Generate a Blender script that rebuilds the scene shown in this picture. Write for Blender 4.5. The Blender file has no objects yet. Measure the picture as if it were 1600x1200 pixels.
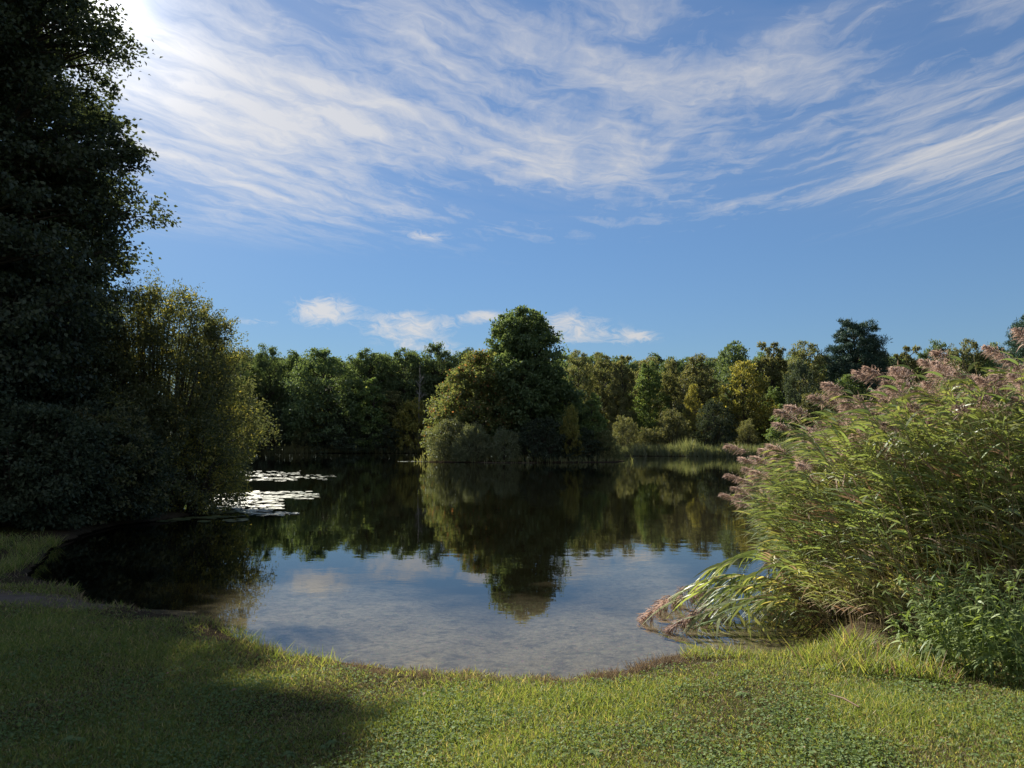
import bpy, math, random
import numpy as np
R_ = math.radians
S = bpy.context.scene
C = S.collection

# ------------------------------------------------------------------ camera
H_CAM, F_PX, PITCH = 1.9, 1109.0, R_(4.9)
cam = bpy.data.objects.new('camera', bpy.data.cameras.new('camera'))
C.objects.link(cam)
cam.location = (0, 0, H_CAM)
cam.rotation_euler = (math.pi / 2 + PITCH, 0, 0)
cam.data.sensor_width = 36
cam.data.lens = F_PX / 1600 * 36
cam.data.clip_start, cam.data.clip_end = 0.05, 5000
S.camera = cam

# ------------------------------------------------------------------ light
SUN_EL, SUN_AZ = R_(29.5), R_(-32.5)          # azimuth from +Y, negative to the left
SUN_DIR = np.array([math.sin(SUN_AZ) * math.cos(SUN_EL), math.cos(SUN_AZ) * math.cos(SUN_EL), math.sin(SUN_EL)])
sl = bpy.data.lights.new('sun', 'SUN')
sl.energy, sl.angle, sl.color = 5.0, R_(0.55), (1.0, 0.93, 0.80)
so = bpy.data.objects.new('sun', sl)
C.objects.link(so)
so.rotation_euler = (math.pi / 2 - SUN_EL, 0, math.pi - SUN_AZ)
so.location = (0, 0, 60)

vs = S.view_settings
vs.view_transform, vs.look, vs.gamma, vs.use_curve_mapping = 'Standard', 'None', 1.0, False
vs.exposure = 1.15
S.display_settings.display_device = 'sRGB'
S.cycles.max_bounces = 8
S.cycles.diffuse_bounces = 3
S.cycles.glossy_bounces = 3
S.cycles.transmission_bounces = 4
S.cycles.transparent_max_bounces = 8
S.cycles.caustics_reflective = False
S.cycles.caustics_refractive = False
S.cycles.sample_clamp_indirect = 4


# ---- node expression helper
class X:
    def __init__(s, nt, sock): s.nt, s.k = nt, sock
    def _m(s, op, o=None, p=None, clamp=False):
        n = s.nt.nodes.new('ShaderNodeMath'); n.operation = op; n.use_clamp = clamp
        for i, v in enumerate((s, o, p)):
            if v is None: continue
            if isinstance(v, X): s.nt.links.new(v.k, n.inputs[i])
            else: n.inputs[i].default_value = float(v)
        return X(s.nt, n.outputs[0])
    def __add__(s, o): return s._m('ADD', o)
    __radd__ = __add__
    def __sub__(s, o): return s._m('SUBTRACT', o)
    def __mul__(s, o): return s._m('MULTIPLY', o)
    __rmul__ = __mul__
    def __truediv__(s, o): return s._m('DIVIDE', o)
    def __neg__(s): return s * -1.0
    def max(s, o): return s._m('MAXIMUM', o)
    def min(s, o): return s._m('MINIMUM', o)
    def pow(s, o): return s._m('POWER', o)
    def exp(s): return s._m('EXPONENT')
    def clamp(s): return s._m('ADD', 0.0, clamp=True)
    def atan2(s, o): return s._m('ARCTAN2', o)
    def asin(s): return s._m('ARCSINE')
    def smooth(s, a, b):
        n = s.nt.nodes.new('ShaderNodeMapRange'); n.interpolation_type = 'SMOOTHSTEP'
        s.nt.links.new(s.k, n.inputs[0]); n.inputs[1].default_value = a; n.inputs[2].default_value = b
        return X(s.nt, n.outputs[0])

def vec(nt, x, y, z=0.0):
    n = nt.nodes.new('ShaderNodeCombineXYZ')
    for i, v in enumerate((x, y, z)):
        if isinstance(v, X): nt.links.new(v.k, n.inputs[i])
        else: n.inputs[i].default_value = v
    return n.outputs[0]

def noise(nt, v, scale, detail=4.0, rough=0.5, dist=0.0, lac=2.0):
    n = nt.nodes.new('ShaderNodeTexNoise')
    if v is not None: nt.links.new(v, n.inputs['Vector'])
    n.inputs['Scale'].default_value = scale; n.inputs['Detail'].default_value = detail
    n.inputs['Roughness'].default_value = rough; n.inputs['Distortion'].default_value = dist
    n.inputs['Lacunarity'].default_value = lac
    return X(nt, n.outputs['Fac'])

def mixc(nt, fac, a, b, mode='MIX'):
    n = nt.nodes.new('ShaderNodeMix'); n.data_type = 'RGBA'; n.blend_type = mode
    for s_, v in ((n.inputs[0], fac), (n.inputs[6], a), (n.inputs[7], b)):
        if isinstance(v, X): nt.links.new(v.k, s_)
        elif isinstance(v, bpy.types.NodeSocket): nt.links.new(v, s_)
        elif isinstance(v, (int, float)): s_.default_value = v
        else: s_.default_value = (*v, 1.0)
    return n.outputs[2]

def px_dir(px, py):
    """azimuth (rad, right positive) and elevation (rad) of a point of the sky"""
    x, u = px - 800, 600 - py
    f = F_PX * math.cos(PITCH) - u * math.sin(PITCH)
    up = u * math.cos(PITCH) + F_PX * math.sin(PITCH)
    return math.atan2(x, f), math.atan2(up, math.hypot(x, f))

# ------------------------------------------------------------------ sky
def build_world():
    w = bpy.data.worlds.new('World'); S.world = w; w.use_nodes = True
    nt = w.node_tree; nt.nodes.clear()
    out = nt.nodes.new('ShaderNodeOutputWorld'); bg = nt.nodes.new('ShaderNodeBackground')
    nt.links.new(bg.outputs[0], out.inputs[0])
    bg.inputs[1].default_value = 0.05
    sky = nt.nodes.new('ShaderNodeTexSky'); sky.sky_type = 'NISHITA'; sky.sun_disc = False
    sky.sun_elevation = SUN_EL; sky.sun_rotation = SUN_AZ
    sky.altitude = 100; sky.air_density = 1.0; sky.dust_density = 0.05; sky.ozone_density = 3.0
    tc = nt.nodes.new('ShaderNodeTexCoord')
    sp = nt.nodes.new('ShaderNodeSeparateXYZ'); nt.links.new(tc.outputs['Generated'], sp.inputs[0])
    x, y, z = (X(nt, sp.outputs[i]) for i in range(3))
    zc = z.max(0.04)
    p, q = x / zc, y / zc                               # cloud deck coordinates
    az, el = x.atan2(y), z.asin()
    pc = p.max(-2.6).min(2.6)
    g = pc * 0.602 - pc * pc * 0.437 - pc * pc * pc * 0.157
    w1 = noise(nt, vec(nt, p, q, 1.7), 1.6, 4, 0.55) - 0.5
    w2 = noise(nt, vec(nt, p, q, 5.2), 5.5, 3, 0.5) - 0.5
    v = q - g + w1 * 0.26 + w2 * 0.08
    big = noise(nt, vec(nt, p * 1.1 + 3.1, v * 1.9), 1.0, 4, 0.55)              # broad bands
    fib = noise(nt, vec(nt, p * 2.6 + w1 * 0.8, v * 8.0), 1.0, 8, 0.60, 0.25)      # fibres
    flo = noise(nt, vec(nt, p * 6.0 + w1 * 1.2, v * 6.5 + w2 * 2.5), 1.0, 9, 0.66, 0.35)   # flocculent texture
    def blob(px, py, rx, ry, amp, rot=0.0):
        a0, e0 = px_dir(px, py)
        a1, _ = px_dir(px + rx, py); _, e1 = px_dir(px, py - ry)
        sa, se = 1.0 / abs(a1 - a0), 1.0 / abs(e1 - e0)
        u_, w_ = (az - a0) * sa, (el - e0) * se
        return (-(u_ * u_ + w_ * w_)).exp() * amp
    M = (blob(330, 60, 330, 190, 0.36) + blob(800, 80, 380, 120, 0.34) + blob(520, 220, 250, 100, 0.26)
         + blob(1490, 215, 270, 105, 0.44) + blob(1230, 130, 230, 80, 0.26) + blob(1290, 20, 130, 40, 0.22) + blob(1560, 10, 110, 40, 0.26)
         + blob(260, 250, 170, 120, 0.28) + blob(930, 265, 200, 70, 0.28) + blob(400, 340, 200, 60, 0.26)
         - blob(1090, 40, 90, 40, 0.10) - blob(1460, 90, 110, 40, 0.12) - blob(450, 90, 60, 30, 0.12))
    fall = el.smooth(R_(14.0), R_(18.5))
    tex = (big - 0.5) * 1.7 + (fib - 0.5) * 0.62 + (flo - 0.5) * 1.35
    dens = (M + tex - 0.12) * 1.15
    veil = (M * 0.45 + ((big - 0.5) * 0.5 + (fib - 0.5) * 0.35) * M.smooth(0.0, 0.3)).max(0.0)
    dens = (dens.max(0.0) + veil).min(1.0) * fall
    bank = (y * -1.0 + tex * 0.35).smooth(0.05, 0.45) * el.smooth(R_(3), R_(12))      # unseen bright cloud added behind the viewer to lift the shaded sides
    # fair-weather wisps low over the trees
    wv = noise(nt, vec(nt, az * 20.0, el * 30.0), 1.0, 4, 0.5) - 0.5
    wn = noise(nt, vec(nt, az * 30.0 + wv * 2, el * 75.0 + az * 12 + wv * 3), 1.0, 8, 0.66, 0.8)
    W = (blob(505, 486, 50, 24, 0.80) + blob(640, 512, 64, 26, 0.74) + blob(752, 495, 40, 11, 0.60)
         + blob(892, 512, 60, 26, 0.70) + blob(990, 526, 42, 12, 0.64) + blob(400, 503, 36, 7, 0.42)
         + blob(670, 368, 50, 12, 0.42) + blob(690, 545, 60, 14, 0.40))
    wisp = ((W + (wn - 0.5) * 1.7 - 0.22) * 1.8).max(0.0).min(1.0) * W.smooth(0.04, 0.40)
    # forward scattering: cloud gets brighter towards the sun
    dot = (x * float(SUN_DIR[0]) + y * float(SUN_DIR[1]) + z * float(SUN_DIR[2])).max(0.0).min(1.0)
    glow = dot.pow(10.0) * 1.6 + dot.pow(150.0) * 6.0
    lum = glow + 6.2
    cc = nt.nodes.new('ShaderNodeCombineColor')
    for i, k in enumerate((1.0, 0.98, 0.97)):
        nt.links.new((lum * k).k, cc.inputs[i])
    sc_ = nt.nodes.new('ShaderNodeSeparateColor'); nt.links.new(sky.outputs[0], sc_.inputs[0])
    Lk = X(nt, sc_.outputs[1]); kk = (Lk * 0.16 + 1.0)._m('POWER', -1.0) * 1.25
    cg = nt.nodes.new('ShaderNodeCombineColor')
    for i, k in enumerate((0.86, 1.01, 1.14)): nt.links.new((kk * k).k, cg.inputs[i])
    skyc = mixc(nt, 1.0, sky.outputs[0], cg.outputs[0], 'MULTIPLY')
    # thin haze about the sun (aureole of the real sky)
    au = nt.nodes.new('ShaderNodeCombineColor')
    aur = dot.pow(40.0) * 1.3 + dot.pow(300.0) * 3.5 + dot.pow(900.0) * 14.0
    for i, k in enumerate((1.0, 0.95, 0.84)):
        nt.links.new((aur * k).k, au.inputs[i])
    skyc = mixc(nt, 1.0, skyc, au.outputs[0], 'ADD')
    c1 = mixc(nt, dens * 0.80, skyc, cc.outputs[0])
    c2 = mixc(nt, wisp * 0.85, c1, cc.outputs[0])
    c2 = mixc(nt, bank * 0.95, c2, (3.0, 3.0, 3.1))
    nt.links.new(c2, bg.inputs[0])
    w.cycles.sampling_method = 'MANUAL'; w.cycles.sample_map_resolution = 1024
build_world()

# ------------------------------------------------------------------ helpers
def finish(name, me, mats, parent=None, smooth=False):
    for m in mats: me.materials.append(m)
    o = bpy.data.objects.new(name, me); C.objects.link(o)
    if parent is not None: o.parent = parent
    return o

def mesh_np(name, V, F, mi=None, smooth=False):
    """V (n,3) float, F (m,k) int"""
    V = np.asarray(V, np.float32); F = np.asarray(F, np.int32); m, k = F.shape
    me = bpy.data.meshes.new(name)
    me.vertices.add(len(V)); me.vertices.foreach_set('co', V.ravel())
    me.loops.add(m * k); me.loops.foreach_set('vertex_index', F.ravel())
    me.polygons.add(m); me.polygons.foreach_set('loop_start', np.arange(0, m * k, k, dtype=np.int32))
    if mi is not None: me.polygons.foreach_set('material_index', np.asarray(mi, np.int32))
    me.update(calc_edges=True)
    if smooth: me.polygons.foreach_set('use_smooth', np.ones(m, bool))
    return me

class G:
    """collects quads"""
    def __init__(s): s.V, s.F, s.M, s.n = [], [], [], 0
    def add(s, V, F, mat=0):
        V = np.asarray(V, float).reshape(-1, 3); F = np.asarray(F, int).reshape(-1, 4)
        s.V.append(V); s.F.append(F + s.n); s.M.append(np.full(len(F), mat) if np.isscalar(mat) else np.asarray(mat)); s.n += len(V)
    def mesh(s, name, smooth=False):
        return mesh_np(name, np.concatenate(s.V), np.concatenate(s.F), np.concatenate(s.M), smooth)
    def obj(s, name, mats, parent=None, smooth=False):
        return finish(name, s.mesh(name, smooth), mats, parent)

def nrm(a): return a / np.maximum(np.linalg.norm(a, axis=-1, keepdims=True), 1e-9)

def tube(g, P, r, k=6, mat=0):
    P = np.asarray(P, float); r = np.broadcast_to(np.asarray(r, float), (len(P),)); n = len(P)
    T = nrm(np.gradient(P, axis=0))
    ref = np.array([1, 0, 0]) if abs(T[0, 2]) > 0.7 else np.array([0, 0, 1.0])
    A = nrm(np.cross(T, ref)); B = np.cross(T, A)
    th = np.linspace(0, 2 * np.pi, k, endpoint=False)
    V = P[:, None] + r[:, None, None] * (np.cos(th)[None, :, None] * A[:, None] + np.sin(th)[None, :, None] * B[:, None])
    i = np.arange(n - 1)[:, None] * k; j = np.arange(k)[None]
    F = np.stack([i + j, i + (j + 1) % k, i + k + (j + 1) % k, i + k + j], -1)
    g.add(V, F, mat)

def leaves(g, rng, P, D, L, W, mat=0, roll=1.0, up=0.5):
    """one folded rhombic leaf per row"""
    n = len(P); D = nrm(D)
    N = nrm(rng.normal(size=(n, 3)) * roll + np.array([0, 0, up]))
    Sd = nrm(np.cross(D, N)); Nn = np.cross(Sd, D)
    L = np.broadcast_to(L, (n,))[:, None]; W = np.broadcast_to(W, (n,))[:, None]
    mid = P + D * L * 0.45
    fold = Nn * W * 0.18
    V = np.stack([P, mid + Sd * W / 2 + fold, P + D * L - Nn * L * 0.12, mid - Sd * W / 2 + fold], 1)
    F = np.arange(n * 4).reshape(n, 4)
    g.add(V, F, mat)

def strips(g, P, D, L, W, droop, side, seg=4, mat=0, curl=None):
    """long blades: start P, unit direction D, bending down by droop (m) at the tip"""
    n = len(P); D = nrm(D)
    t = np.linspace(0, 1, seg + 1)
    L = np.broadcast_to(L, (n,)); W = np.broadcast_to(W, (n,)); droop = np.broadcast_to(droop, (n,))
    Cn = P[:, None] + D[:, None] * (L[:, None] * t)[:, :, None]
    Cn = Cn - np.array([0, 0, 1.0]) * (droop[:, None] * t ** 2)[:, :, None]
    wt = np.minimum(1, 0.45 + t * 3.2) * (1 - t ** 2.2)
    wt[-1] = 0.04
    off = side[:, None] * (W[:, None] * wt / 2)[:, :, None]
    V = np.stack([Cn - off, Cn + off], 2).reshape(n, (seg + 1) * 2, 3)
    b = (np.arange(n) * (seg + 1) * 2)[:, None] + (np.arange(seg) * 2)[None]
    F = np.stack([b, b + 1, b + 3, b + 2], -1).reshape(-1, 4)
    if not np.isscalar(mat): mat = np.repeat(mat, seg)
    g.add(V.reshape(-1, 3), F, mat)

def tag(o, label, cat, group=None, kind=None):
    o['label'] = label; o['category'] = cat
    if group: o['group'] = group
    if kind: o['kind'] = kind
    return o

def empty(name, loc=(0, 0, 0)):
    o = bpy.data.objects.new(name, None); C.objects.link(o); o.location = loc; o.empty_display_size = 0.3
    return o

def dup(root, loc, rotz=0.0, sc=(1, 1, 1), label=None, group=None, cat=None, kids=None):
    r = root.copy(); C.objects.link(r)
    r.location = loc; r.rotation_euler = (0, 0, rotz); r.scale = sc
    if label: r['label'] = label
    if group: r['group'] = group
    if cat: r['category'] = cat
    for ch in (kids if kids is not None else list(root.children)):
        c = ch.copy(); C.objects.link(c); c.parent = r
    return r

# ------------------------------------------------------------------ materials
def new_mat(name):
    m = bpy.data.materials.new(name); m.use_nodes = True; nt = m.node_tree; nt.nodes.clear()
    return m, nt, nt.nodes.new('ShaderNodeOutputMaterial')

def ramp(nt, fac, stops):
    n = nt.nodes.new('ShaderNodeValToRGB'); nt.links.new(fac.k if isinstance(fac, X) else fac, n.inputs[0])
    e = n.color_ramp.elements
    while len(e) < len(stops): e.new(0.5)
    for i, (p_, c_) in enumerate(stops): e[i].position = p_; e[i].color = (*c_, 1)
    return n.outputs[0]

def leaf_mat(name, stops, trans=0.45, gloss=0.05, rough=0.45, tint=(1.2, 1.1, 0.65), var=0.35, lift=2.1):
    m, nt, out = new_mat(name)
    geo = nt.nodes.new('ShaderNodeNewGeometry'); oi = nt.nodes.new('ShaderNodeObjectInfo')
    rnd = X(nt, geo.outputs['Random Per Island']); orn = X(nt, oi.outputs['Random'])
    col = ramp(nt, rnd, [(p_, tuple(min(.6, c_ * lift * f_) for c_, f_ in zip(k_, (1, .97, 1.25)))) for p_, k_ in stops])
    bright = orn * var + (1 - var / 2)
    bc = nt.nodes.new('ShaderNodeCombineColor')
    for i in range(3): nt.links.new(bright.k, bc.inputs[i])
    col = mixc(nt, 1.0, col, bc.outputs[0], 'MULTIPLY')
    d = nt.nodes.new('ShaderNodeBsdfDiffuse'); nt.links.new(col, d.inputs[0])
    t = nt.nodes.new('ShaderNodeBsdfTranslucent')
    nt.links.new(mixc(nt, 1.0, col, tint, 'MULTIPLY'), t.inputs[0])
    mx = nt.nodes.new('ShaderNodeMixShader'); mx.inputs[0].default_value = trans
    nt.links.new(d.outputs[0], mx.inputs[1]); nt.links.new(t.outputs[0], mx.inputs[2])
    gl = nt.nodes.new('ShaderNodeBsdfGlossy'); gl.inputs['Roughness'].default_value = min(.7, rough + .15)
    gl.inputs[0].default_value = (0.9, 0.95, 1, 1)
    m2 = nt.nodes.new('ShaderNodeMixShader'); m2.inputs[0].default_value = gloss * .7
    nt.links.new(mx.outputs[0], m2.inputs[1]); nt.links.new(gl.outputs[0], m2.inputs[2])
    nt.links.new(m2.outputs[0], out.inputs[0])
    return m

def bark_mat(name, a, b):
    m, nt, out = new_mat(name)
    tc = nt.nodes.new('ShaderNodeTexCoord')
    mp = nt.nodes.new('ShaderNodeMapping'); mp.inputs['Scale'].default_value = (6, 6, 1.2)
    nt.links.new(tc.outputs['Object'], mp.inputs[0])
    f = noise(nt, mp.outputs[0], 3.0, 6, 0.65)
    bs = nt.nodes.new('ShaderNodeBsdfPrincipled'); bs.inputs['Roughness'].default_value = 0.9
    nt.links.new(ramp(nt, f, [(0.3, a), (0.7, b)]), bs.inputs['Base Color'])
    bp = nt.nodes.new('ShaderNodeBump'); bp.inputs['Strength'].default_value = 0.6; bp.inputs['Distance'].default_value = 0.03
    nt.links.new(f.k, bp.inputs['Height']); nt.links.new(bp.outputs[0], bs.inputs['Normal'])
    nt.links.new(bs.outputs[0], out.inputs[0])
    return m

M = {}
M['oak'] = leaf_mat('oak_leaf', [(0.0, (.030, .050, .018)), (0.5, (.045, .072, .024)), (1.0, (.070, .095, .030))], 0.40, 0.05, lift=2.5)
M['oak_near'] = leaf_mat('shaded_oak_leaf', [(0.0, (.030, .044, .020)), (0.5, (.042, .062, .026)), (1.0, (.060, .080, .030))], 0.36, 0.05, lift=1.25)  # darker copy of the oak leaf, backlit shade put into its colour
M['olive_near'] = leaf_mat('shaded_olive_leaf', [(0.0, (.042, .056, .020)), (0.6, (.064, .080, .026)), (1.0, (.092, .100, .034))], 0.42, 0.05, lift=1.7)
M['maple'] = leaf_mat('maple_leaf', [(0.0, (.040, .070, .020)), (0.6, (.060, .095, .026)), (1.0, (.100, .120, .030))], 0.45, 0.04, lift=2.6)
M['yellowgreen'] = leaf_mat('yellowing_leaf', [(0.0, (.070, .085, .018)), (0.6, (.120, .120, .022)), (1.0, (.170, .150, .030))], 0.5, 0.04, lift=2.6)
M['olive'] = leaf_mat('olive_leaf', [(0.0, (.045, .055, .020)), (0.6, (.070, .080, .026)), (1.0, (.100, .095, .034))], 0.42, 0.04, lift=2.6)
M['brownish'] = leaf_mat('turning_leaf', [(0.0, (.048, .062, .022)), (0.6, (.068, .080, .027)), (1.0, (.094, .090, .031))], 0.42, 0.04, lift=2.6)
M['willow'] = leaf_mat('willow_leaf', [(0.0, (.060, .080, .028)), (0.6, (.092, .110, .040)), (1.0, (.130, .142, .056))], 0.40, 0.08, 0.4)
M['redmix'] = leaf_mat('reddening_leaf', [(0.0, (.060, .085, .026)), (0.80, (.095, .115, .034)), (0.92, (.125, .110, .034)), (1.0, (.170, .075, .032))], 0.45, 0.04, lift=2.6)
M['pine'] = leaf_mat('pine_needle', [(0.0, (.016, .038, .022)), (1.0, (.034, .062, .034))], 0.12, 0.05)
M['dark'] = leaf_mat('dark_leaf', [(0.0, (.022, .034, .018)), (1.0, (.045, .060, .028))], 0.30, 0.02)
M['bark'] = bark_mat('grey_brown_bark', (.030, .024, .018), (.085, .070, .055))
M['bark_pale'] = bark_mat('bleached_bark', (.16, .15, .135), (.34, .32, .29))
M['grass'] = leaf_mat('lawn_grass', [(0.0, (.055, .085, .016)), (0.55, (.100, .130, .026)), (0.85, (.150, .155, .038)), (1.0, (.24, .20, .09))], 0.5, 0.03, 0.4, (1.15, 1.1, .6), 0, 2.35)
M['clover'] = leaf_mat('clover_leaf', [(0.0, (.052, .086, .020)), (1.0, (.098, .135, .036))], 0.42, 0.03, 0.6, (1.15, 1.1, .6), 0)
M['straw'] = leaf_mat('dry_grass', [(0.0, (.080, .062, .034)), (0.6, (.145, .112, .058)), (1.0, (.27, .215, .115))], 0.35, 0.02, 0.5, (1.1, 1, .8), 0, 1.3)
M['reed'] = leaf_mat('reed_leaf', [(0.0, (.060, .090, .030)), (0.5, (.092, .122, .036)), (0.85, (.140, .155, .044)), (1.0, (.20, .18, .06))], 0.5, 0.065, 0.32, (1.12, 1.08, .6), 0.3, 2.5)
M['reed_stem'] = leaf_mat('reed_stalk', [(0.0, (.16, .15, .05)), (1.0, (.28, .22, .09))], 0.1, 0.05, 0.4, (1, 1, 1), 0.4, 1.2)
M['reed_dead'] = leaf_mat('dead_reed_leaf', [(0.0, (.13, .085, .04)), (0.6, (.26, .18, .09)), (1.0, (.42, .33, .19))], 0.35, 0.03, 0.5, (1.1, 1, .8), 0.3, 1.2)
M['plume'] = leaf_mat('reed_plume', [(0.0, (.24, .175, .115)), (0.6, (.35, .275, .185)), (1.0, (.48, .40, .30))], 0.45, 0.02, 0.5, (1.08, .98, .85), 0.35, 1.2)
M['weed'] = leaf_mat('weed_leaf', [(0.0, (.075, .115, .030)), (1.0, (.130, .165, .042))], 0.45, 0.05, 0.4, (1.1, 1.1, .55), 0.3)

# ------------------------------------------------------------------ terrain
def at_water(px, py):
    az, el = px_dir(px, py)
    d = H_CAM / math.tan(-el)
    return (d * math.sin(az), d * math.cos(az))

near_px = [(60, 880), (40, 905), (150, 945), (240, 966), (350, 983), (386, 1002), (430, 1028), (560, 1050), (650, 1062),
           (760, 1070), (870, 1072), (950, 1062), (1000, 1042), (1060, 1030), (1110, 1033), (1180, 1036), (1250, 1034), (1310, 1010)]
POND = [at_water(*p) for p in near_px] + [
    (3.9, 8.4), (4.4, 11), (6, 15), (10, 25), (22, 45), (38, 75), (46, 100), (46, 112), (36, 117), (20, 121), (16, 126),
    (14, 140), (10, 158), (0, 163), (-40, 160), (-75, 165), (-70, 120), (-45, 70), (-26, 45), (-15.0, 32), (-11.6, 24.5),
    (-9.6, 20.6), at_water(300, 808), at_water(180, 822), at_water(90, 850)]
ISLAND = [(-10.5, 81), (-7, 78.2), (-3, 76.6), (1.5, 76), (6, 76.5), (10, 78), (13.5, 81), (14, 86), (9, 91), (0, 93), (-8, 90), (-11, 85)]

def sdf(poly, P):
    """signed distance, negative inside"""
    A = np.asarray(poly); B = np.roll(A, -1, 0)
    d2 = np.full(len(P), 1e18); ins = np.zeros(len(P), bool)
    for a, b in zip(A, B):
        e = b - a; w = P - a
        t = np.clip((w @ e) / (e @ e), 0, 1)
        d2 = np.minimum(d2, ((w - t[:, None] * e) ** 2).sum(1))
        c = (a[1] > P[:, 1]) != (b[1] > P[:, 1])
        xi = a[0] + (P[:, 1] - a[1]) / (b[1] - a[1] if b[1] != a[1] else 1e-9) * e[0]
        ins ^= c & (P[:, 0] < xi)
    return np.where(ins, -1, 1) * np.sqrt(d2)

_rs = np.random.default_rng(5)
_wv = [(_rs.uniform(0.5, 7), _rs.uniform(0, 6.28), _rs.uniform(0, 6.28)) for _ in range(14)]
def wob(x, y):
    s = 0
    for k, a, p in _wv: s = s + np.sin((x * np.cos(a) + y * np.sin(a)) * k + p) / (1 + k)
    return s
def shore(x, y):
    P = np.stack([np.ravel(x), np.ravel(y)], 1).astype(float)
    d = np.maximum(sdf(POND, P), -sdf(ISLAND, P)).reshape(np.shape(x))
    return d + wob(x, y) * 0.07 + wob(x * 2.7 + 4, y * 2.7) * 0.035
def ground_z(x, y):
    x = np.asarray(x, float); y = np.asarray(y, float)
    d = shore(x, y)
    up = 0.10 * np.clip(d / 0.16, 0, 1) + 0.22 * (1 - np.exp(-np.maximum(d, 0) / 2.0)) + 0.012 * np.maximum(d - 3, 0)
    up = np.minimum(up, 3.0)
    dn = np.minimum(d, 0)
    dn = np.maximum(0.05 * dn, -0.22) + np.minimum(0, 0.10 * (dn + 4.4))
    z = np.where(d > 0, up, np.maximum(dn, -2.5) - 0.012 * np.clip(-d / 0.1, 0, 1))
    amp = np.clip(np.abs(d) / 0.5, 0, 1)
    return z + wob(x * 1.3 + 9, y * 1.3) * 0.012 * amp

def gz(x, y): return float(ground_z(np.array([x]), np.array([y]))[0])

def axis(lo, hi, step, far_lo, far_hi, grow=1.16):
    c = list(np.arange(lo, hi + 1e-6, step))
    s, v = step, c[-1]
    while v < far_hi: s *= grow; v += s; c.append(v)
    s, v, l = step, c[0], []
    while v > far_lo: s *= grow; v -= s; l.append(v)
    return np.array(l[::-1] + c)

def ground_mat():
    m, nt, out = new_mat('earth_turf_and_lakebed')
    geo = nt.nodes.new('ShaderNodeNewGeometry')
    sp = nt.nodes.new('ShaderNodeSeparateXYZ'); nt.links.new(geo.outputs['Position'], sp.inputs[0])
    z = X(nt, sp.outputs[2]); pos = geo.outputs['Position']
    n1 = noise(nt, pos, 1.6, 6, 0.6); n2 = noise(nt, pos, 14, 5, 0.65); n3 = noise(nt, pos, 60, 3, 0.6)
    turf = ramp(nt, n1 * 0.6 + n2 * 0.4, [(0.30, (.030, .038, .012)), (0.55, (.060, .062, .022)), (0.8, (.10, .080, .036))])
    mud = ramp(nt, n2, [(0.3, (.035, .027, .018)), (0.7, (.085, .066, .044))])
    sand = ramp(nt, n2 * 0.5 + n3 * 0.3 + n1 * 0.3, [(0.36, (.075, .058, .042)), (0.52, (.18, .145, .110)), (0.74, (.31, .26, .205))])
    vor = nt.nodes.new('ShaderNodeTexVoronoi'); vor.inputs['Scale'].default_value = 19
    nt.links.new(pos, vor.inputs['Vector'])
    peb = X(nt, vor.outputs['Distance']).smooth(0.18, 0.30)
    sand = mixc(nt, (1 - 0.0) * 1.0 if False else peb * -0.30 + 0.30, sand, vor.outputs['Color'], 'SOFT_LIGHT')
    deb = (noise(nt, pos, 4.5, 8, 0.75, 0.5)).smooth(0.48, 0.62) * 0.55
    sand = mixc(nt, deb, sand, (.055, .042, .024))
    silt_shade = ramp(nt, n1, [(0.3, (.0040, .0036, .0022)), (0.7, (.0085, .0075, .0045))])  # near-black mud, also standing in for light the deep water absorbs
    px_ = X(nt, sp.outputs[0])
    bed = mixc(nt, ((z * -1.0 + (n1 - 0.5) * 0.12).smooth(0.085, 0.215)).max((px_ * -1.0 + (n1 - .5) * 1.5).smooth(2.6, 4.2)).max((px_ + (n1 - .5) * 1.2).smooth(2.0, 3.0) * .9), sand, silt_shade)  # by depth; at left and right it paints the dark, shaded water
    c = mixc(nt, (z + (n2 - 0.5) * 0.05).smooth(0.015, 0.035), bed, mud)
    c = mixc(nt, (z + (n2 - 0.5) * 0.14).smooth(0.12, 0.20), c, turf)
    bs = nt.nodes.new('ShaderNodeBsdfDiffuse')
    nt.links.new(c, bs.inputs['Color'])
    bp = nt.nodes.new('ShaderNodeBump'); bp.inputs['Strength'].default_value = 0.5; bp.inputs['Distance'].default_value = 0.03
    nt.links.new((n2 + n3 * 0.4).k, bp.inputs['Height']); nt.links.new(bp.outputs[0], bs.inputs['Normal'])
    nt.links.new(bs.outputs[0], out.inputs[0])
    return m

def build_ground():
    xs = axis(-10, 7, 0.07, -1500, 1500); ys = axis(2.5, 13, 0.07, -400, 2500, 1.10)
    Xg, Yg = np.meshgrid(xs, ys)
    Z = ground_z(Xg, Yg)
    V = np.stack([Xg, Yg, Z], -1).reshape(-1, 3)
    nx, ny = len(xs), len(ys)
    i = np.arange(ny - 1)[:, None] * nx; j = np.arange(nx - 1)[None]
    F = np.stack([i + j, i + j + 1, i + nx + j + 1, i + nx + j], -1).reshape(-1, 4)
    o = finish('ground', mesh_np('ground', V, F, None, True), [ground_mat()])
    o['kind'] = 'structure'
build_ground()

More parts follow.
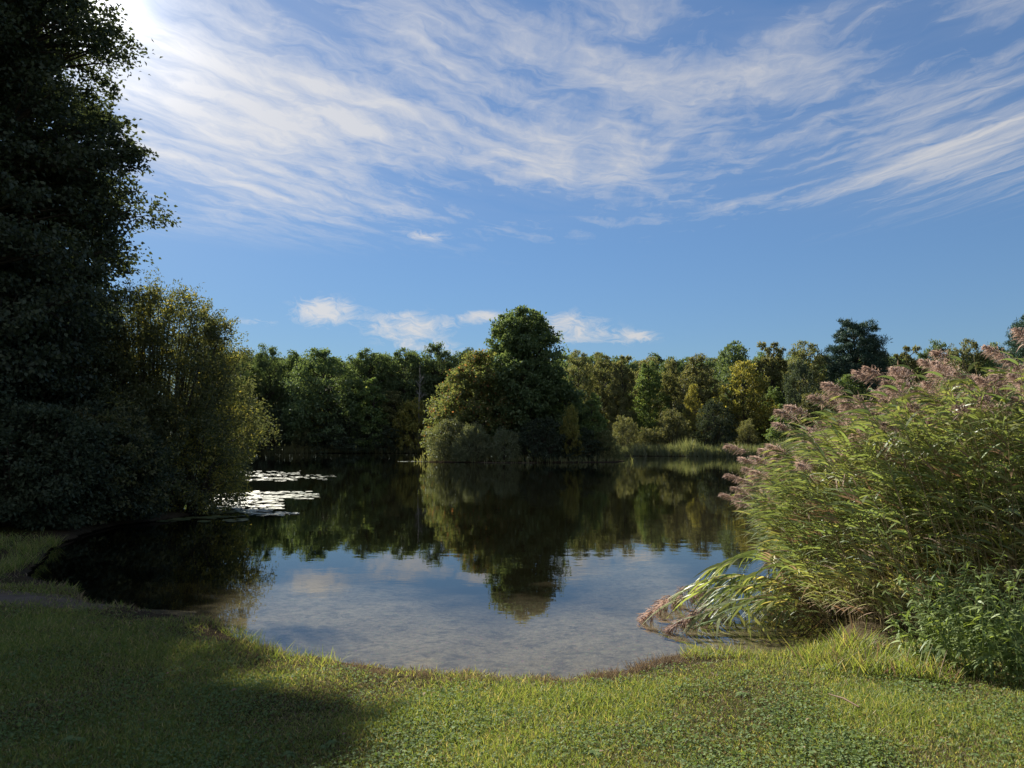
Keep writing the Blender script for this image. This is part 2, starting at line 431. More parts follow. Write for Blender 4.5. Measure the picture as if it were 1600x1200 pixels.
def build_water():
    m, nt, out = new_mat('clear_pond_water')
    geo = nt.nodes.new('ShaderNodeNewGeometry'); pos = geo.outputs['Position']
    mp = nt.nodes.new('ShaderNodeMapping'); mp.inputs['Scale'].default_value = (1.0, 1.7, 1); mp.inputs['Rotation'].default_value = (0, 0, 0.25)
    nt.links.new(pos, mp.inputs[0])
    h = noise(nt, mp.outputs[0], 1.1, 3, 0.55) + noise(nt, mp.outputs[0], 6.0, 2, 0.5) * 0.10
    patch = noise(nt, pos, 0.07, 3, 0.5).smooth(0.40, 0.68) * 0.8 + 0.35
    bp = nt.nodes.new('ShaderNodeBump'); bp.inputs['Distance'].default_value = 0.0032; bp.inputs['Strength'].default_value = 1.0
    nt.links.new((h * patch).k, bp.inputs['Height'])
    fr = nt.nodes.new('ShaderNodeFresnel'); fr.inputs[0].default_value = 1.333
    nt.links.new(bp.outputs[0], fr.inputs['Normal'])
    nt.links.new((X(nt, geo.outputs['Backfacing']) * (0.75 - 1.333) + 1.333).k, fr.inputs[0])   # same curve from either side: the sheet does not bend rays
    tr = nt.nodes.new('ShaderNodeBsdfTransparent'); tr.inputs[0].default_value = (.80, .82, .74, 1)
    gl = nt.nodes.new('ShaderNodeBsdfGlossy'); gl.inputs['Roughness'].default_value = 0.0
    gl.inputs[0].default_value = (1, 1, 1, 1)
    nt.links.new(bp.outputs[0], gl.inputs['Normal'])
    mx = nt.nodes.new('ShaderNodeMixShader')
    nt.links.new(fr.outputs[0], mx.inputs[0]); nt.links.new(tr.outputs[0], mx.inputs[1]); nt.links.new(gl.outputs[0], mx.inputs[2])
    nt.links.new(mx.outputs[0], out.inputs[0])
    V = [(-85, 5, 0), (75, 5, 0), (75, 172, 0), (-85, 172, 0)]
    o = finish('water', mesh_np('water', V, [(0, 1, 2, 3)]), [m]); o['kind'] = 'structure'
build_water()

def build_path():
    rng = np.random.default_rng(3)
    cx, cy = at_water(35, 962); cx -= 0.5
    nr, na = 14, 72
    th = np.linspace(0, 2 * np.pi, na, endpoint=False)
    rad = 1 + 0.22 * np.sin(2 * th + 1) + 0.12 * np.sin(5 * th) + 0.06 * np.sin(11 * th + 2)
    V = []
    for r in np.linspace(0.02, 1, nr):
        V.append(np.stack([cx + 1.9 * r * rad * np.cos(th), cy + 0.55 * r * rad * np.sin(th)], -1))
    V = np.concatenate(V); z = ground_z(V[:, 0], V[:, 1]) + np.where(np.arange(len(V)) >= (nr - 1) * na, 0.004, 0.010)
    i = np.arange(nr - 1)[:, None] * na; j = np.arange(na)[None]
    F = np.stack([i + j, i + (j + 1) % na, i + na + (j + 1) % na, i + na + j], -1).reshape(-1, 4)
    m, nt, out = new_mat('trodden_earth')
    geo = nt.nodes.new('ShaderNodeNewGeometry')
    n1 = noise(nt, geo.outputs['Position'], 5, 6, 0.65)
    bs = nt.nodes.new('ShaderNodeBsdfPrincipled'); bs.inputs['Roughness'].default_value = 1
    nt.links.new(ramp(nt, n1, [(0.3, (.065, .046, .030)), (0.7, (.16, .115, .078))]), bs.inputs['Base Color'])
    nt.links.new(bs.outputs[0], out.inputs[0])
    o = finish('path', mesh_np('path', np.column_stack([V, z]), F, None, True), [m]); o['kind'] = 'structure'
    return cx, cy
PATH_C = build_path()

# ------------------------------------------------------------------ trees
def P_dome(t): return np.clip(np.sin(np.pi * (0.14 + 0.86 * t) ** 0.85), 0, 1) ** 0.6
def P_cone(t): return np.clip(1.02 - t, 0, 1) ** 0.75 * np.clip(t * 6 + 0.45, 0, 1)
def P_egg(t): return np.clip(np.sin(np.pi * (0.10 + 0.90 * t) ** 0.62), 0, 1) ** 0.7
def P_column(t): return np.clip(1.03 - t, 0, 1) ** 0.45 * np.clip(t * 5 + 0.5, 0, 1)
def P_bush(t): return np.sqrt(np.clip(1.02 - t ** 1.8, 0, 1)) * (0.86 + 0.14 * np.clip(t * 4, 0, 1))

def grow(name, seed, H, R, prof, leaf, base=0.2, ncl=60, nsp=10, nlf=22, L=0.3, W=0.2, flat=0.75, rc=0.26, trunk_r=None,
         bark='bark', shrub=False, droop=0.25, up=0.5, tiers=None, lean=(0, 0), leaf2=None, frac2=0.0, upright=0.0, inner=0.45):
    """a tree (or many-stemmed shrub) as Empty > trunk, crown"""
    rng = np.random.default_rng(seed)
    ph = rng.uniform(0, 6.28, 6)
    def env(t, a):
        return R * prof(t) * (1 + 0.16 * np.sin(2 * a + ph[0] + 3 * t) + 0.12 * np.sin(3 * a + ph[1] - 5 * t) + 0.10 * np.sin(5 * a + ph[2] + 9 * t))
    zb = base * H
    cl = []
    for i in range(ncl):
        best, bd = None, -1
        for _ in range(7):
            while True:
                t = rng.uniform(0.02, 0.95)
                if rng.uniform() < 0.25 + prof(np.array(t)): break
            if tiers: t = (math.floor(t * tiers) + rng.uniform(0.35, 0.65)) / tiers
            a = rng.uniform(0, 6.283)
            rr = env(t, a) * (inner + (0.94 - inner) * rng.uniform() ** 0.6)
            p = np.array([rr * math.cos(a), rr * math.sin(a), zb + t * (H - zb) * 0.95])
            dmin = min([np.linalg.norm((p - c) * [1, 1, 0.9]) for c in cl], default=9e9)
            if dmin > bd: best, bd = p, dmin
        cl.append(best)
    cl = np.array(cl)
    tt = (cl[:, 2] - zb) / (H - zb)
    rcs = R * rc * rng.uniform(0.65, 1.30, ncl) * (0.55 + 0.45 * prof(np.clip(tt, 0, 1)))
    cl[:, :2] += np.outer(cl[:, 2] / H, lean)
    root = empty(name)
    # --- wood
    g = G()
    tr = trunk_r or H * 0.018
    if not shrub:
        n = 9; s = np.linspace(0, 1, n)
        ax = np.stack([np.cumsum(rng.normal(0, 0.010 * H, n)) * s + s * lean[0], np.cumsum(rng.normal(0, 0.010 * H, n)) * s + s * lean[1], s * 0.93 * H], 1)
        rad = tr * (1 - 0.9 * s) ; rad[0] *= 1.5
        tube(g, ax, rad, 8)
        for c, r_ in zip(cl, rcs):
            hd = math.hypot(c[0], c[1])
            za = np.clip(c[2] - hd * rng.uniform(0.35, 0.8), 0.12 * H + 0.3 * zb, 0.9 * H)
            a0 = np.array([np.interp(za, ax[:, 2], ax[:, 0]), np.interp(za, ax[:, 2], ax[:, 1]), za])
            mid = (a0 + c) / 2 + np.array([0, 0, 0.12 * hd]) + rng.normal(0, 0.05 * hd + 0.01, 3)
            s2 = np.linspace(0, 1, 6)[:, None]
            cur = (1 - s2) ** 2 * a0 + 2 * s2 * (1 - s2) * mid + s2 ** 2 * c
            cur[1:-1] += rng.normal(0, 0.02 * hd, (4, 3))
            tube(g, cur, np.linspace(max(0.012, tr * 0.34), 0.006 + tr * 0.04, 6), 5)
            for _ in range(3):
                e = c + nrm(rng.normal(0, 1, 3)) * r_ * 0.75
                tube(g, np.array([cur[3], (cur[4] + e) / 2 + rng.normal(0, .05, 3) * r_, e]), [tr * 0.12 + .004, tr * 0.07 + .003, 0.003], 4)
    else:
        nst = max(5, ncl // 6)
        st = []
        for k in range(nst):
            a = rng.uniform(0, 6.283); rr = R * 0.28 * math.sqrt(rng.uniform())
            st.append((rr * math.cos(a), rr * math.sin(a), -0.05))
        st = np.array(st)
        for c in cl:
            b = st[np.argmin(((st[:, :2] * 2.0 - c[:2]) ** 2).sum(1))]
            mid = b * 0.45 + c * 0.55 + np.array([0, 0, 0.14 * H])
            s2 = np.linspace(0, 1, 6)[:, None]
            cur = (1 - s2) ** 2 * b + 2 * s2 * (1 - s2) * mid + s2 ** 2 * c
            tube(g, cur, np.linspace(tr, tr * 0.15 + 0.003, 6), 5)
    g.obj('trunk' if not shrub else 'stems', [M[bark]], root, True)
    # --- foliage: clumps of sprays of leaves
    N = ncl * nsp
    d = nrm(rng.normal(size=(N, 3)) + np.array([0, 0, 0.25]))
    ci = np.repeat(np.arange(ncl), nsp)
    sp = cl[ci] + d * rcs[ci][:, None] * (rng.uniform(0.25, 1.08, (N, 1)) ** 0.7) * np.array([1, 1, flat])
    if upright:
        sp[:, 2] += rng.exponential(upright, N) * (rng.uniform(size=N) < 0.3)
    rs = rcs[ci] * rng.uniform(0.26, 0.52, N)
    li = np.repeat(np.arange(N), nlf); n = len(li)
    off = np.clip(rng.normal(0, 0.6, (n, 3)), -1.0, 1.0) * np.array([1, 1, 0.55 if not upright else 1.2])
    P = sp[li] + off * rs[li][:, None]
    P[:, 2] = np.maximum(P[:, 2], 0.02)
    out = nrm(P - np.array([lean[0] * .5, lean[1] * .5, zb + 0.35 * (H - zb)]))
    D = out * 0.55 + rng.normal(0, 0.55, (n, 3)) + np.array([0, 0, -droop + upright])
    sz = rng.uniform(0.6, 1.25, n)
    mi = 0
    if leaf2:
        mi = (rng.uniform(size=N) < frac2).astype(int)[li]
    gc = G(); leaves(gc, rng, P, D, L * sz, W * sz, mi, 1.0, up)
    gc.obj('crown' if not shrub else 'foliage', [M[leaf]] + ([M[leaf2]] if leaf2 else []), root)
    root['H'], root['R'] = H, R
    return root

def grow_dead(name, seed, H):
    rng = np.random.default_rng(seed); root = empty(name); g = G(); gb = G()
    ax = np.array([(0, 0, 0), (.1, 0, .25 * H), (-.05, .05, .5 * H), (.15, 0, .75 * H), (.1, 0, H)])
    tube(g, ax, np.array([.20, .16, .12, .07, .02]) * 1.3, 7)
    for i in range(16):
        z = rng.uniform(.35, .92) * H; a = rng.uniform(0, 6.28); l = rng.uniform(.12, .28) * H * (1.2 - z / H)
        b = np.array([np.interp(z, ax[:, 2], ax[:, 0]), 0, z])
        e = b + np.array([math.cos(a) * l, math.sin(a) * l, l * rng.uniform(.5, 1.1)])
        m_ = (b + e) / 2 + rng.normal(0, .08 * l, 3)
        tube(gb, np.array([b, m_, e]), [.07, .045, .012], 5)
        for _ in range(3):
            e2 = m_ + (e - b) * .4 + rng.normal(0, .2 * l, 3)
            tube(gb, np.array([m_, (m_ + e2) / 2 + rng.normal(0, .03, 3), e2]), [.035, .02, .008], 4)
    g.obj('trunk', [M['bark_pale']], root, True); gb.obj('branches', [M['bark_pale']], root, True)
    root['H'], root['R'] = H, 3
    return root

PROTO = {}
def proto(key, *a, **k):
    PROTO[key] = dict(args=a, kw=k, obj=None)
proto('oak_a', 'broadleaf_tree', 11, 22, 8.0, P_dome, 'oak', base=.10, ncl=95, nsp=12, nlf=22, L=.42, W=.30, rc=.27)
proto('oak_b', 'broadleaf_tree', 12, 22, 7.0, P_dome, 'oak', base=.08, ncl=90, nsp=12, nlf=22, L=.42, W=.30, rc=.27)
proto('olive_a', 'broadleaf_tree', 13, 20, 6.5, P_egg, 'olive', base=.06, ncl=90, nsp=12, nlf=22, L=.38, W=.26, rc=.27)
proto('olive_b', 'broadleaf_tree', 14, 20, 5.5, P_column, 'olive', base=.05, ncl=85, nsp=12, nlf=22, L=.38, W=.26, rc=.25)
proto('brown_a', 'broadleaf_tree', 15, 20, 6.5, P_dome, 'brownish', base=.06, ncl=90, nsp=12, nlf=22, L=.38, W=.26, rc=.27)
proto('maple_a', 'broadleaf_tree', 16, 16, 5.0, P_egg, 'maple', base=.05, ncl=85, nsp=12, nlf=22, L=.34, W=.25, rc=.29)
proto('yellow_a', 'broadleaf_tree', 17, 15, 5.0, P_egg, 'yellowgreen', base=.08, ncl=85, nsp=11, nlf=16, L=.32, W=.24, rc=.29)
proto('young', 'young_tree', 18, 10, 3.2, P_cone, 'maple', base=.05, ncl=70, nsp=10, nlf=15, L=.28, W=.2, rc=.26)
proto('pine', 'pine_tree', 19, 24, 7.5, P_dome, 'pine', base=.15, ncl=190, nsp=14, nlf=26, L=.50, W=.11, flat=.42, rc=.22, droop=-.1, up=.2, inner=.25)
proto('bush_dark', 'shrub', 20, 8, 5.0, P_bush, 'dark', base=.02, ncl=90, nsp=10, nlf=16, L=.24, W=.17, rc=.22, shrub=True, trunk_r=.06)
proto('bush_olive', 'shrub', 21, 6, 4.0, P_bush, 'olive', base=.02, ncl=80, nsp=10, nlf=16, L=.24, W=.13, rc=.24, shrub=True, trunk_r=.05)
proto('bush_willow', 'willow_shrub', 22, 5, 3.5, P_bush, 'willow', base=.01, ncl=80, nsp=10, nlf=16, L=.24, W=.09, rc=.26, shrub=True, trunk_r=.04, upright=.22)
proto('bush_yellow', 'shrub', 23, 5, 3.0, P_bush, 'yellowgreen', base=.02, ncl=70, nsp=10, nlf=15, L=.22, W=.15, rc=.26, shrub=True, trunk_r=.04)

def top_z(py, Y):
    return H_CAM + Y * math.tan(math.atan((600 - py) / F_PX) + PITCH)
def at_x(px, Y): return (px - 800) / F_PX * Y * math.cos(PITCH)

_rot = random.Random(4)
def plant(key, px, Y, top, wpx, label, cat='tree', group=None, rot=None):
    pr = PROTO[key]
    x = at_x(px, Y); z0 = gz(x, Y)
    if pr['obj'] is None:
        pr['obj'] = grow(*pr['args'], **pr['kw']); r = pr['obj']
    else:
        r = dup(pr['obj'], (0, 0, 0))
    H, R = r['H'], r['R']
    sz = (top_z(top, Y) - z0) / (H * 0.965); sx = (wpx / 2 / F_PX * Y) / (R * 1.08)
    r.location = (x, Y, z0 - 0.03); r.rotation_euler = (0, 0, _rot.uniform(0, 6.28) if rot is None else rot); r.scale = (sx, sx, sz)
    if 'group' in r.keys(): del r['group']
    return tag(r, label, cat, group)

# island
grow_island = []
def island():
    r = grow('broadleaf_tree', 35, 18.0, 6.2, lambda t: np.minimum(1, np.clip(1.03 - t, 0, 1) ** .36 * 1.13), 'oak', base=.03, ncl=230, nsp=13, nlf=26, L=.34, W=.22, rc=.22, inner=.3)
    x = at_x(818, 87); r.location = (x, 87, gz(x, 87)); r.scale = (1, 1, (top_z(484, 87) - .3) / 17.2)
    tag(r, 'tallest dark green tree rising from the middle of the pond island', 'tree')
    r = grow('broadleaf_tree', 32, 13.2, 5.4, P_egg, 'redmix', base=.02, ncl=140, nsp=13, nlf=26, L=.28, W=.19, rc=.24, inner=.35)
    x = at_x(746, 85.5); r.location = (x, 85.5, gz(x, 85.5)); r.scale = (1, 1, (top_z(545, 85.5) - .3) / 12.7)
    tag(r, 'yellow green island tree with reddening leaves left of the tallest island tree', 'tree')
    plant('bush_willow', 706, 81.0, 656, 80, 'large pale willow bush at the left tip of the island', 'shrub')
    plant('bush_willow', 738, 78.5, 664, 64, 'silvery willow bush on the island shore below the reddening tree', 'shrub')
    plant('bush_willow', 790, 77.6, 672, 58, 'low silvery willow bush in front of the tallest island tree', 'shrub')
    plant('bush_dark', 846, 78.6, 652, 90, 'dark dense bush on the island shore right of the low silvery willow', 'shrub')
    plant('bush_dark', 905, 80, 668, 80, 'dark bush below the young tree on the right of the island', 'shrub')
    plant('young', 926, 82.5, 612, 70, 'young green tree on the right side of the island', 'tree')
    plant('maple_a', 872, 86.5, 585, 96, 'shaded green tree close behind the right flank of the tallest island tree', 'tree')
    plant('bush_olive', 945, 80.5, 672, 52, 'olive bush at the right tip of the island', 'shrub')
    plant('bush_yellow', 892, 79, 634, 34, 'small yellow green bush left of the young island tree', 'shrub')
island()

# far shore, left of the island
BACK = 'trees of the far treeline'
plant('oak_b', 352, 168, 540, 110, 'far oak half hidden behind the big willow on the left bank', 'tree')
plant('oak_a', 413, 172, 538, 74, 'narrow dark far tree between the left willow and the spreading oak', 'tree')
plant('oak_a', 503, 167, 543, 140, 'broad spreading oak on the far shore with visible limbs', 'tree')
plant('oak_b', 578, 176, 541, 90, 'far oak behind the pointed young tree', 'tree')
plant('oak_b', 632, 174, 540, 86, 'far oak just left of the bare white trunk', 'tree')
plant('oak_a', 684, 175, 534, 92, 'highest far oak between the bare white trunk and the island', 'tree')
plant('oak_b', 726, 172, 540, 80, 'far oak partly hidden by the reddening island tree', 'tree')
plant('young', 581, 164, 588, 84, 'pointed young green tree in front of the far oaks', 'tree')
plant('olive_b', 612, 166, 606, 66, 'small olive tree right of the pointed young far tree', 'tree')
r = grow_dead('dead_tree', 41, 14.0); x = at_x(654, 162.5); r.location = (x, 162.5, gz(x, 162.5) + 0.5); r.scale = (1.15, 1.15, (top_z(566, 162.5) - 1) / 14)
tag(r, 'bare bleached dead tree against the dark far oaks', 'tree')
plant('bush_dark', 420, 163.5, 637, 92, 'large rounded dark bush on the far shore by the left willow', 'shrub')
plant('bush_dark', 545, 164, 650, 120, 'wide dark bush on the far shore below the spreading oak', 'shrub')
plant('bush_olive', 474, 163, 650, 36, 'small grey olive bush right of the large rounded dark bush', 'shrub')
plant('bush_yellow', 492, 166, 618, 34, 'yellow green bush under the trunk of the spreading oak', 'shrub')
plant('bush_dark', 604, 163.5, 658, 80, 'dark bush on the far shore below the pointed young tree', 'shrub')
plant('bush_yellow', 645, 163.5, 624, 62, 'yellow green bush below the bare white trunk', 'shrub')
plant('bush_olive', 676, 163, 632, 50, 'olive bush on the far shore beside the left tip of the island', 'shrub')
plant('bush_dark', 372, 160, 650, 60, 'dark far bush peeping out behind the left willow', 'shrub')

# far shore, right of the island
plant('brown_a', 905, 150, 541, 62, 'brown tinged far tree just right of the island crown', 'tree')
plant('brown_a', 944, 152, 545, 62, 'rounded brown tinged far tree above the young island tree', 'tree')
plant('olive_b', 974, 148, 549, 56, 'upright olive far tree with a pointed top right of the brown tinged pair', 'tree')
plant('maple_a', 1015, 150, 560, 66, 'low green far tree at the dip of the treeline', 'tree')
plant('olive_a', 1050, 152, 553, 62, 'olive far tree just right of the dip of the treeline', 'tree')
plant('olive_a', 1092, 146, 545, 88, 'broad olive far tree above the small bright yellow tree', 'tree')
plant('oak_b', 1150, 156, 529, 88, 'dark oak crown showing above the broad yellow tree', 'tree')
plant('olive_b', 1208, 147, 526, 78, 'upright olive tree behind the broad yellow tree', 'tree')
plant('brown_a', 1262, 150, 526, 84, 'brown tinged tree just left of the tall pine', 'tree')
plant('yellow_a', 1165, 136, 560, 88, 'broad yellow tree on the far right shore', 'tree')
plant('yellow_a', 1085, 133, 597, 36, 'small bright yellow tree behind the round dark bush', 'tree')
plant('maple_a', 1212, 139, 600, 62, 'green tree right beside the broad yellow tree', 'tree')
plant('bush_dark', 1252, 134, 563, 84, 'tall dark rounded tree below the tall pine', 'tree')
plant('pine', 1345, 148, 489, 112, 'tall dark pine standing above the treeline on the right', 'tree')
plant('pine', 1640, 95, 462, 130, 'dark pine with bough tips reaching in at the right edge', 'tree')
plant('olive_b', 1426, 145, 534, 66, 'olive tree just right of the tall pine', 'tree')
plant('oak_a', 1470, 150, 532, 80, 'dark far tree above the reeds right of the tall pine', 'tree')
plant('brown_a', 1515, 142, 524, 76, 'brown tinged far tree showing over the reed plumes', 'tree')
plant('oak_b', 1575, 140, 532, 90, 'dark far tree behind the reeds at the right edge', 'tree')
plant('bush_olive', 1050, 127, 640, 62, 'rounded olive bush left of the round dark bush', 'shrub')
plant('bush_dark', 1117, 126, 626, 80, 'round dark bush on the right far shore', 'shrub')
plant('bush_olive', 977, 126, 650, 52, 'olive bush just right of the island', 'shrub')
plant('bush_olive', 1012, 128, 668, 44, 'low olive bush between the island and the rounded olive bush', 'shrub')
plant('bush_olive', 1168, 127, 655, 40, 'small olive bush right of the round dark bush', 'shrub')
plant('young', 1222, 122, 630, 60, 'bright young bushy tree behind the left edge of the reeds', 'tree')
plant('bush_olive', 1275, 124, 612, 90, 'olive bush behind the leftmost tall plumes', 'shrub')
plant('maple_a', 1330, 128, 580, 90, 'green tree under the tall pine behind the reeds', 'tree')

# fill of the wood: rows standing behind the shore trees
rr = random.Random(8)
k = 0
for row, (Y, top) in enumerate(((184, 549), (196, 550), (212, 552))):
    for px in range(330 + row * 17, 1660, 46):
        if 770 < px < 850: continue
        key = ('oak_a', 'oak_b', 'olive_a', 'oak_b')[rr.randrange(4)]
        plant(key, px + rr.uniform(-8, 8), Y + rr.uniform(-4, 4), top + rr.uniform(-3, 10), rr.uniform(76, 104),
              'tall tree standing in the shaded rows behind the shoreline trees', 'tree', 'trees standing deeper in the far wood')

# left bank
def near_trees():
    # tall oak, right half in view
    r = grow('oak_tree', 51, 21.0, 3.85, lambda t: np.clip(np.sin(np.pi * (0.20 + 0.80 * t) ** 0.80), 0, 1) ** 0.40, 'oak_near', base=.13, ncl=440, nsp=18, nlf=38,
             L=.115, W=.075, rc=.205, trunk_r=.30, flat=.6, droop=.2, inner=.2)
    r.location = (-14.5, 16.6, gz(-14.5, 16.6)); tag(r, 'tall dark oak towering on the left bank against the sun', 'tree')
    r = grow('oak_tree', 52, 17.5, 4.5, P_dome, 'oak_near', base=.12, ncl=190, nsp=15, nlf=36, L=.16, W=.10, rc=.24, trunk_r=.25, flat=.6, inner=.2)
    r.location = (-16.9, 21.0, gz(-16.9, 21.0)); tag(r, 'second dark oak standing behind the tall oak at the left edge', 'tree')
    # shaded understorey
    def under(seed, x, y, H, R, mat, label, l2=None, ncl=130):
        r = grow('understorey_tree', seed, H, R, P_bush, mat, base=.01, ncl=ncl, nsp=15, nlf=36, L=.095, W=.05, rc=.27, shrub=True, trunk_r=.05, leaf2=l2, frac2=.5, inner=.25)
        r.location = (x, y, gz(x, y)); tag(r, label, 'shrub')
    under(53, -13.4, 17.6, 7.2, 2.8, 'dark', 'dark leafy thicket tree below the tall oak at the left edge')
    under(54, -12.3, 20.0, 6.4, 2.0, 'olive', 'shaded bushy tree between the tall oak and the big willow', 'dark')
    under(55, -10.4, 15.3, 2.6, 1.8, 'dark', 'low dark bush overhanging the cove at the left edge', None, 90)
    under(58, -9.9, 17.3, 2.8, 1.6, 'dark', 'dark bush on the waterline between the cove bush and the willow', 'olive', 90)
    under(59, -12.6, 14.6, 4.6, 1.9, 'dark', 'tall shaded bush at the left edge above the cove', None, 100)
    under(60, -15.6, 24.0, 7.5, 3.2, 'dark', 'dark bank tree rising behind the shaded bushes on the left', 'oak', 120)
    # willow reaching over the water
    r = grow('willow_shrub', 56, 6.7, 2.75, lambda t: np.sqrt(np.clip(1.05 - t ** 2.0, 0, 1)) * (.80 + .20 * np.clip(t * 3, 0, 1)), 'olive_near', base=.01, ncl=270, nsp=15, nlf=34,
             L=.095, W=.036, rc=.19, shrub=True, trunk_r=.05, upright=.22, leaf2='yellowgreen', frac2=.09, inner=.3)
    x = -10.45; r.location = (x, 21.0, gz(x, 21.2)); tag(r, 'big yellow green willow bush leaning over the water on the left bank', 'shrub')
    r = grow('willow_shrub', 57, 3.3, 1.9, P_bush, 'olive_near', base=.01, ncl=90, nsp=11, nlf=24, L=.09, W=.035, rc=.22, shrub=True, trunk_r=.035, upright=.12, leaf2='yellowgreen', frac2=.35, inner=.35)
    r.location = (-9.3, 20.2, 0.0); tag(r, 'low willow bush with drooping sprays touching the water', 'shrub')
near_trees()

# ------------------------------------------------------------------ far reeds, pads
def far_reeds(name, poly, n, hgt, mat, label, seed):
    rng = np.random.default_rng(seed); g = G()
    A = np.array(poly); t = rng.uniform(0, len(A) - 1.001, n); i = t.astype(int); f = (t - i)[:, None]
    P2 = A[i] * (1 - f) + A[i + 1] * f + np.stack([rng.normal(0, .5, n), rng.uniform(-.6, 2.0, n)], 1)
    z = np.maximum(ground_z(P2[:, 0], P2[:, 1]), -.25)
    P = np.column_stack([P2, z])
    D = np.column_stack([rng.normal(-.1, .22, n), rng.normal(0, .22, n), np.ones(n)])
    big = .75 + .35 * np.sin(P2[:, 0] * .7) * np.sin(P2[:, 0] * .23 + 1)
    side = nrm(np.column_stack([rng.normal(0, 1, n), rng.normal(0, .5, n), np.zeros(n)]))
    strips(g, P, D, hgt * (.35 + .65 * big) * rng.uniform(.5, 1.1, n), rng.uniform(.05, .12, n), rng.uniform(.05, .6, n), side, 3)
    o = g.obj(name, [M[mat]]); tag(o, label, 'reeds', None, 'stuff')
far_reeds('reed_belt', [(at_x(955, 122), 122), (at_x(1010, 120.5), 120.5), (at_x(1062, 119), 119)], 1500, 3.0, 'willow', 'pale reed belt fringing the far shore right of the island', 71)
far_reeds('reed_belt', [(at_x(1072, 118.5), 118.5), (at_x(1130, 116.5), 116.5), (at_x(1200, 113), 113), (at_x(1300, 108), 108)], 2600, 3.2, 'willow', 'pale reed belt below the round dark bush on the right far shore', 72)
far_reeds('reed_belt', [(at_x(380, 161), 161), (at_x(470, 161), 161), (at_x(560, 160.5), 160.5), (at_x(690, 162), 162)], 2200, 2.4, 'olive', 'dim reed belt along the far shore left of the island', 73)
far_reeds('reed_belt', [(-10.4, 81), (-7, 78.4), (-3, 76.8), (1.5, 76.2), (6, 76.7), (10, 78.2), (13.4, 81)], 900, 1.2, 'olive', 'low sedge fringe around the foot of the island', 74)

def pads():
    rng = np.random.default_rng(9); cs = []
    for (pxa, pxb, ya, yb, n) in ((345, 470, 736, 752, 420), (400, 522, 741, 750, 120), (318, 440, 770, 796, 620), (380, 496, 768, 780, 200),
                                  (390, 462, 800, 806, 60), (330, 420, 796, 803, 80), (250, 380, 806, 816, 60)):
        m = 0
        while m < n:
            px, py = rng.uniform(pxa, pxb), rng.uniform(ya, yb)
            s = math.sin(px * .045 + py * .9) + math.sin(px * .11 - py * 1.3 + 2) + rng.normal(0, .6)
            if s < 0.15: continue
            cs.append(at_water(px, py)); m += 1
    # thin drift of pads by the island and far shore
    for _ in range(120): cs.append(at_water(rng.uniform(622, 690), 721 + rng.normal(0, .35)))
    cs = np.array(cs); n = len(cs); k = 8
    r = rng.uniform(.07, .17, n)
    th = np.linspace(0.25, 2 * np.pi - .25, k)
    a0 = rng.uniform(0, 6.28, n)
    ang = a0[:, None] + th
    tx, ty = rng.normal(0, .05, n), rng.normal(0, .05, n)
    ox = r[:, None] * np.cos(ang); oy = r[:, None] * np.sin(ang)
    V = np.stack([cs[:, :1] + ox, cs[:, 1:] + oy, .014 + ox * tx[:, None] + oy * ty[:, None]], -1)
    m, nt, out = new_mat('waxy_lily_pad')
    geo = nt.nodes.new('ShaderNodeNewGeometry')
    bs = nt.nodes.new('ShaderNodeBsdfPrincipled'); bs.inputs['Roughness'].default_value = .42
    nt.links.new(ramp(nt, X(nt, geo.outputs['Random Per Island']), [(0, (.06, .09, .03)), (1, (.15, .15, .06))]), bs.inputs['Base Color'])
    nt.links.new(bs.outputs[0], out.inputs[0])
    o = finish('lily_pads', mesh_np('lily_pads', V.reshape(-1, 3), np.arange(n * k).reshape(n, k)), [m])
    tag(o, 'glinting drifts of floating lily pads beside the left willow', 'lily pads', None, 'stuff')
pads()

